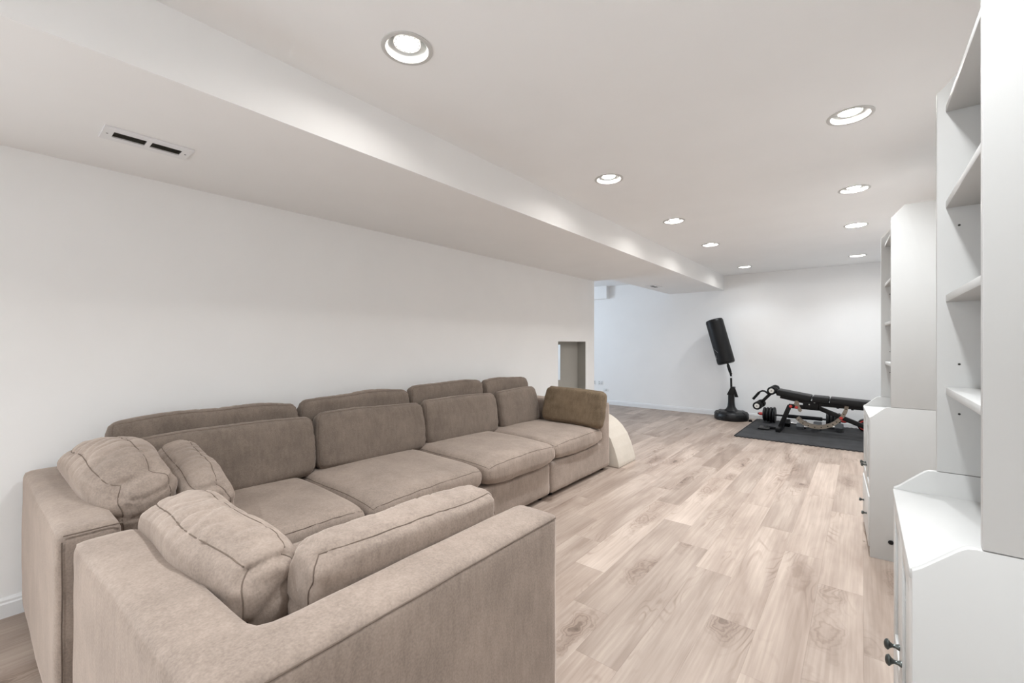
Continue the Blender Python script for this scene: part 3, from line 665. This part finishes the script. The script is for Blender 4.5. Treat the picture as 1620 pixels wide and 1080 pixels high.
# rollers with white end caps
for nm, (x, z), (ya, yb) in (('roller', (-0.99, 0.575), (6.985, 7.37)), ('roller', (-1.17, 0.347), (6.985, 7.37))):
    c = BP(x, z, 0)
    r = lathe(nm, [(0, ya - BO.y), (0.044, ya - BO.y), (0.056, ya - BO.y + 0.01), (0.056, ya - BO.y + 0.14), (0.018, ya - BO.y + 0.145), (0.018, yb - BO.y - 0.145), (0.056, yb - BO.y - 0.14), (0.056, yb - BO.y - 0.01), (0.044, yb - BO.y), (0, yb - BO.y)], M_FOAM, bench, axis='y', n=24, loc=(c.x, 0, c.z))
    lathe('end_cap', [(0, ya - BO.y - 0.008), (0.030, ya - BO.y - 0.007), (0.033, ya - BO.y), (0, ya - BO.y)], M_WCAP, r, axis='y', n=20, loc=(c.x, 0, c.z))
    lathe('cap_bolt', [(0, ya - BO.y - 0.012), (0.007, ya - BO.y - 0.011), (0.008, ya - BO.y - 0.007), (0, ya - BO.y - 0.007)], M_GREY, r, axis='y', n=10, loc=(c.x, 0, c.z))
bar('roller_arm', BP(-1.17, 0.347), BP(-0.945, 0.61), 0.04, 0.04, M_STEEL, bench)
bar('roller_arm', BP(-0.99, 0.565), BP(-0.90, 0.52), 0.04, 0.04, M_STEEL, bench)
tube('handle', [BP(x, z, 7.10) for x, z in ((-1.035, 0.505), (-1.064, 0.538), (-1.09, 0.553), (-1.118, 0.556), (-1.148, 0.543), (-1.193, 0.484), (-1.235, 0.430))], 0.013, M_STEEL, bench, n=10)
tube('handle_grip', [BP(x, z, 7.10) for x, z in ((-1.160, 0.530), (-1.238, 0.427))], 0.018, M_FOAM, bench, n=10)
# curved ladder plate with holes
ctrl = [(-0.700, 0.212), (-0.655, 0.165), (-0.606, 0.135), (-0.535, 0.113), (-0.461, 0.108), (-0.390, 0.122), (-0.321, 0.154), (-0.280, 0.186), (-0.243, 0.226), (-0.200, 0.285), (-0.172, 0.345), (-0.155, 0.425)]
Pn = []
for i in range(len(ctrl)):
    a, b = ctrl[max(0, i - 1)], ctrl[min(len(ctrl) - 1, i + 1)]; t = Vector((b[0] - a[0], b[1] - a[1])).normalized(); n = Vector((-t.y, t.x)); Pn.append((Vector(ctrl[i]), n))
up = [tuple(p + n * 0.021) for p, n in Pn]; dn = [tuple(p - n * 0.021) for p, n in Pn]
arc = bprism('curved_ladder_plate', up + dn[::-1], 7.085, 7.095, M_BRONZE, 0.0)
arc2 = bprism('curved_ladder_plate', up + dn[::-1], 7.185, 7.195, M_BRONZE, 0.0)
for i, (p, n) in enumerate(Pn[:-1]):
    q = Vector((p.x + Pn[i + 1][0].x, p.y + Pn[i + 1][0].y)) / 2
    lathe('hole', [(0, 7.0845 - BO.y), (0.008, 7.0845 - BO.y), (0.008, 7.0849 - BO.y), (0, 7.0849 - BO.y)], M_DARK, arc, axis='y', n=10, loc=(q.x - BO.x, 0, q.y - BO.z))
bprism('small_ladder_plate', [(-0.735, 0.40), (-0.725, 0.445), (-0.700, 0.452), (-0.680, 0.44), (-0.665, 0.37), (-0.640, 0.325), (-0.655, 0.298), (-0.680, 0.305), (-0.705, 0.36)], 7.085, 7.095, M_BRONZE, 0.0)
for x, z, y in ((-0.772, 0.366, 7.075), (-0.705, 0.358, 7.070), (-0.214, 0.262, 7.070)):
    lathe('red_knob', [(0, y - 0.012 - BO.y), (0.014, y - 0.011 - BO.y), (0.021, y - BO.y), (0.021, y + 0.012 - BO.y), (0, y + 0.014 - BO.y)], M_RED, bench, axis='y', n=16, loc=(x - BO.x, 0, z - BO.z))
for x, z in ((-0.85, 0.475), (-0.76, 0.455), (-0.25, 0.385), (-0.10, 0.380)):
    lathe('pad_bolt', [(0, z - 0.008 - GZ), (0.014, z - 0.008 - GZ), (0.014, z + 0.03 - GZ), (0, z + 0.03 - GZ)], M_STEEL, bench, n=10, loc=(x - BO.x, 0, 0))
for x, z in ((-0.56, 0.41), (-0.50, 0.44)):
    lathe('frame_bolt', [(0, 7.084 - BO.y), (0.008, 7.085 - BO.y), (0.009, 7.09 - BO.y), (0, 7.09 - BO.y)], M_WCAP, bench, axis='y', n=10, loc=(x - BO.x, 0, z - BO.z))

# ------------------------------------------------------------------ weights on the mat
bb = empty('barbell', (-0.72, 7.72, GZ)); tag(bb, 'black barbell with stacked plates lying behind the weight bench', 'barbell')
zc = 0.121
lathe('bar', [(0, -0.56), (0.014, -0.56), (0.014, 0.56), (0, 0.56)], M_STEEL, bb, axis='x', n=12, loc=(0, 0, zc))
lathe('grip', [(0, -0.22), (0.026, -0.22), (0.028, -0.2), (0.028, 0.2), (0.026, 0.22), (0, 0.22)], M_FOAM, bb, axis='x', n=14, loc=(0.05, 0, zc))
for s in (-1, 1):
    for k in range(4):
        c = s * (0.335 + k * 0.043); rr = 0.12 - 0.004 * k; f = 0.019
        lathe('plate', [(0.012, c - f), (rr - 0.02, c - f), (rr - 0.006, c - f + 0.004), (rr, c - 0.006), (rr, c + 0.006), (rr - 0.006, c + f - 0.004), (rr - 0.02, c + f), (0.012, c + f)], M_VINYL, bb, axis='x', n=32, loc=(0, 0, zc))
    lathe('end_collar', [(0, s * 0.49), (0.024, s * 0.49), (0.024, s * 0.53), (0.018, s * 0.545), (0, s * 0.547)], M_RED, bb, axis='x', n=14, loc=(0, 0, zc))
def dumbbell(x, y, half, rr, label, mhead):
    e = empty('dumbbell', (x, y, GZ)); tag(e, label, 'dumbbell', 'hex dumbbells under the bench')
    zz = rr * 0.866
    lathe('handle', [(0, -half), (0.015, -half), (0.017, -half * 0.4), (0.018, 0), (0.017, half * 0.4), (0.015, half), (0, half)], M_CHROME, e, axis='x', n=14, loc=(0, 0, zz))
    for s in (-1, 1):
        a, b = sorted((s * half * 0.75, s * (half + 0.07)))
        V = []
        for xx, k in ((a, 0.82), (a + 0.012, 1.0), (b - 0.012, 1.0), (b, 0.82)):
            for q in range(6): t = math.pi / 3 * q; V.append((xx, k * rr * math.cos(t), zz + k * rr * math.sin(t)))
        Fc = [(i * 6 + q, i * 6 + (q + 1) % 6, (i + 1) * 6 + (q + 1) % 6, (i + 1) * 6 + q) for i in range(3) for q in range(6)] + [tuple(range(6)), tuple(range(18, 24))]
        bm = bmesh.new(); vs = [bm.verts.new(v) for v in V]
        for f in Fc: bm.faces.new([vs[i] for i in f])
        from_bm('hex_head', bm, mhead, e)
dumbbell(-0.765, 7.50, 0.075, 0.062, 'black hex dumbbell under the bench, nearest the rollers', M_BLACK)
dumbbell(-0.370, 7.50, 0.10, 0.066, 'grey hex dumbbell behind the curved ladder plate', M_GREY)
dumbbell(-0.600, 7.36, 0.06, 0.052, 'small grey hex dumbbell between the bench legs', M_GREY)
wp = empty('weight_plate', (0.03, 7.78, GZ)); tag(wp, 'round black weight with a red ring beside the bookcase', 'weight')
lathe('disc', [(0, -0.05), (0.07, -0.05), (0.085, -0.04), (0.085, 0.04), (0.07, 0.05), (0, 0.05)], M_VINYL, wp, axis='y', n=32, loc=(0, 0, 0.085))
lathe('red_ring', [(0.052, -0.0495), (0.054, -0.055), (0.068, -0.055), (0.070, -0.0495)], M_RED, wp, axis='y', n=32, loc=(0, 0, 0.085))
lathe('hub', [(0, -0.058), (0.022, -0.057), (0.026, -0.05), (0, -0.05)], M_WCAP, wp, axis='y', n=20, loc=(0, 0, 0.085))
cap = lathe('rubber_cap', [(0, 0.0), (0.025, 0.0), (0.028, 0.008), (0.022, 0.03), (0.009, 0.036), (0, 0.036)], M_BLACK, None, n=16, loc=(0, 0, 0.0005)); cap.location = (-1.372, 7.66, 0)
tag(cap, 'tiny black rubber cap lying on the floor beside the mat', 'rubber cap')

# ------------------------------------------------------------------ free-standing punching bag
PX, PY = -1.66, 7.715
pb = empty('punching_bag', (PX, PY, 0)); tag(pb, 'black free-standing punching bag leaning to the left before the back wall', 'punching bag')
base = lathe('base', [(0, 0.0), (0.235, 0.0), (0.252, 0.012), (0.256, 0.05), (0.250, 0.10), (0.225, 0.128), (0.19, 0.138), (0.10, 0.145), (0, 0.147)], M_BLACK, pb, n=48)
for q in range(10):
    t = 2 * math.pi * q / 10 + 0.2
    tube('base_rib', [(0.19 * math.cos(t), 0.19 * math.sin(t), 0.138), (0.226 * math.cos(t), 0.226 * math.sin(t), 0.129), (0.2535 * math.cos(t), 0.2535 * math.sin(t), 0.09)], 0.006, M_BLACK, base, n=6)
# pedestal: flared neck
V = []; Fc = []; prof = [(0.145, 0.115, 0.10), (0.17, 0.085, 0.08), (0.21, 0.062, 0.06), (0.28, 0.052, 0.05), (0.42, 0.050, 0.05), (0.455, 0.046, 0.046)]
for z, a, b in prof:
    for q in range(24):
        t = 2 * math.pi * q / 24; c, s = math.cos(t), math.sin(t); k = 1 / (abs(c) ** 4 + abs(s) ** 4) ** 0.25
        V.append((a * c * k * 0.9, b * s * k * 0.9, z))
for i in range(len(prof) - 1):
    for q in range(24): Fc.append((i * 24 + q, i * 24 + (q + 1) % 24, (i + 1) * 24 + (q + 1) % 24, (i + 1) * 24 + q))
Fc += [tuple(range(24))[::-1], tuple((len(prof) - 1) * 24 + q for q in range(24))]
pyd('pedestal', V, Fc, M_BLACK, pb, True).data.set_sharp_from_angle(angle=R(45))
prism('pedestal_collar', [(-0.062, 0.40), (0.0, 0.535), (0.055, 0.535), (0.05, 0.40)], -0.045, 0.045, 'y', M_BLACK, pb, 0.008)
prism('hanging_tag', [(0.045, 0.545), (0.075, 0.50), (0.115, 0.375), (0.065, 0.372), (0.05, 0.44)], -0.062, -0.05, 'y', M_VINYL, pb, 0.002)
tube('pole', [(0.0, 0, 0.50), (-0.004, 0, 0.70), (-0.008, 0, 0.74), (-0.022, 0, 0.80), (-0.062, 0, 0.93)], 0.016, M_STEEL, pb, n=12)
tube('pole_joint', [(-0.004, 0, 0.675), (-0.0045, 0, 0.705)], 0.021, M_CHROME, pb, n=12)
tube('pole_joint', [(-0.006, 0, 0.735), (-0.010, 0, 0.755)], 0.021, M_STEEL, pb, n=12)
tube('pole_sleeve', [(-0.015, 0, 0.765), (-0.050, 0, 0.885)], 0.023, M_STEEL, pb, n=12)
# tilted bag
ax0 = Vector((-0.072, 0, 0.905)); ax1 = Vector((-0.268, -0.0, 1.640)); dirv = (ax1 - ax0).normalized(); Lb = (ax1 - ax0).length
bm_p = [(0, 0.0), (0.105, 0.0), (0.128, 0.012), (0.134, 0.035), (0.135, 0.06), (0.135, Lb - 0.06), (0.134, Lb - 0.035), (0.126, Lb - 0.010), (0.10, Lb), (0, Lb + 0.004)]
bag = lathe('bag', bm_p, M_VINYL, pb, n=40)
bag.rotation_mode = 'QUATERNION'; bag.rotation_quaternion = Vector((0, 0, 1)).rotation_difference(dirv); bag.location = ax0
for h in (0.045, Lb - 0.045):
    tube('bag_seam', [(0.1355 * math.cos(2 * math.pi * q / 40), 0.1355 * math.sin(2 * math.pi * q / 40), h) for q in range(40)], 0.003, M_BLACK, bag, closed=True, n=6)
def on_bag(ang, h): return (0.1365 * math.cos(ang), 0.1365 * math.sin(ang), h)
A0 = R(-118)
tube('printed_stripe', [on_bag(A0 - 0.55 + 0.13 * i, 0.30 - 0.019 * i) for i in range(6)], 0.0016, M_LOGO, bag, n=6)
tube('printed_emblem', [on_bag(A0 - 0.42 + 0.13 * math.cos(t), 0.135 + 0.028 * math.sin(t)) for t in [R(60 + 40 * i) for i in range(7)]], 0.003, M_LOGO, bag, n=6)
tube('printed_emblem', [on_bag(A0 - 0.30, 0.118), on_bag(A0 - 0.40, 0.135), on_bag(A0 - 0.28, 0.155)], 0.0025, M_LOGO, bag, n=6)
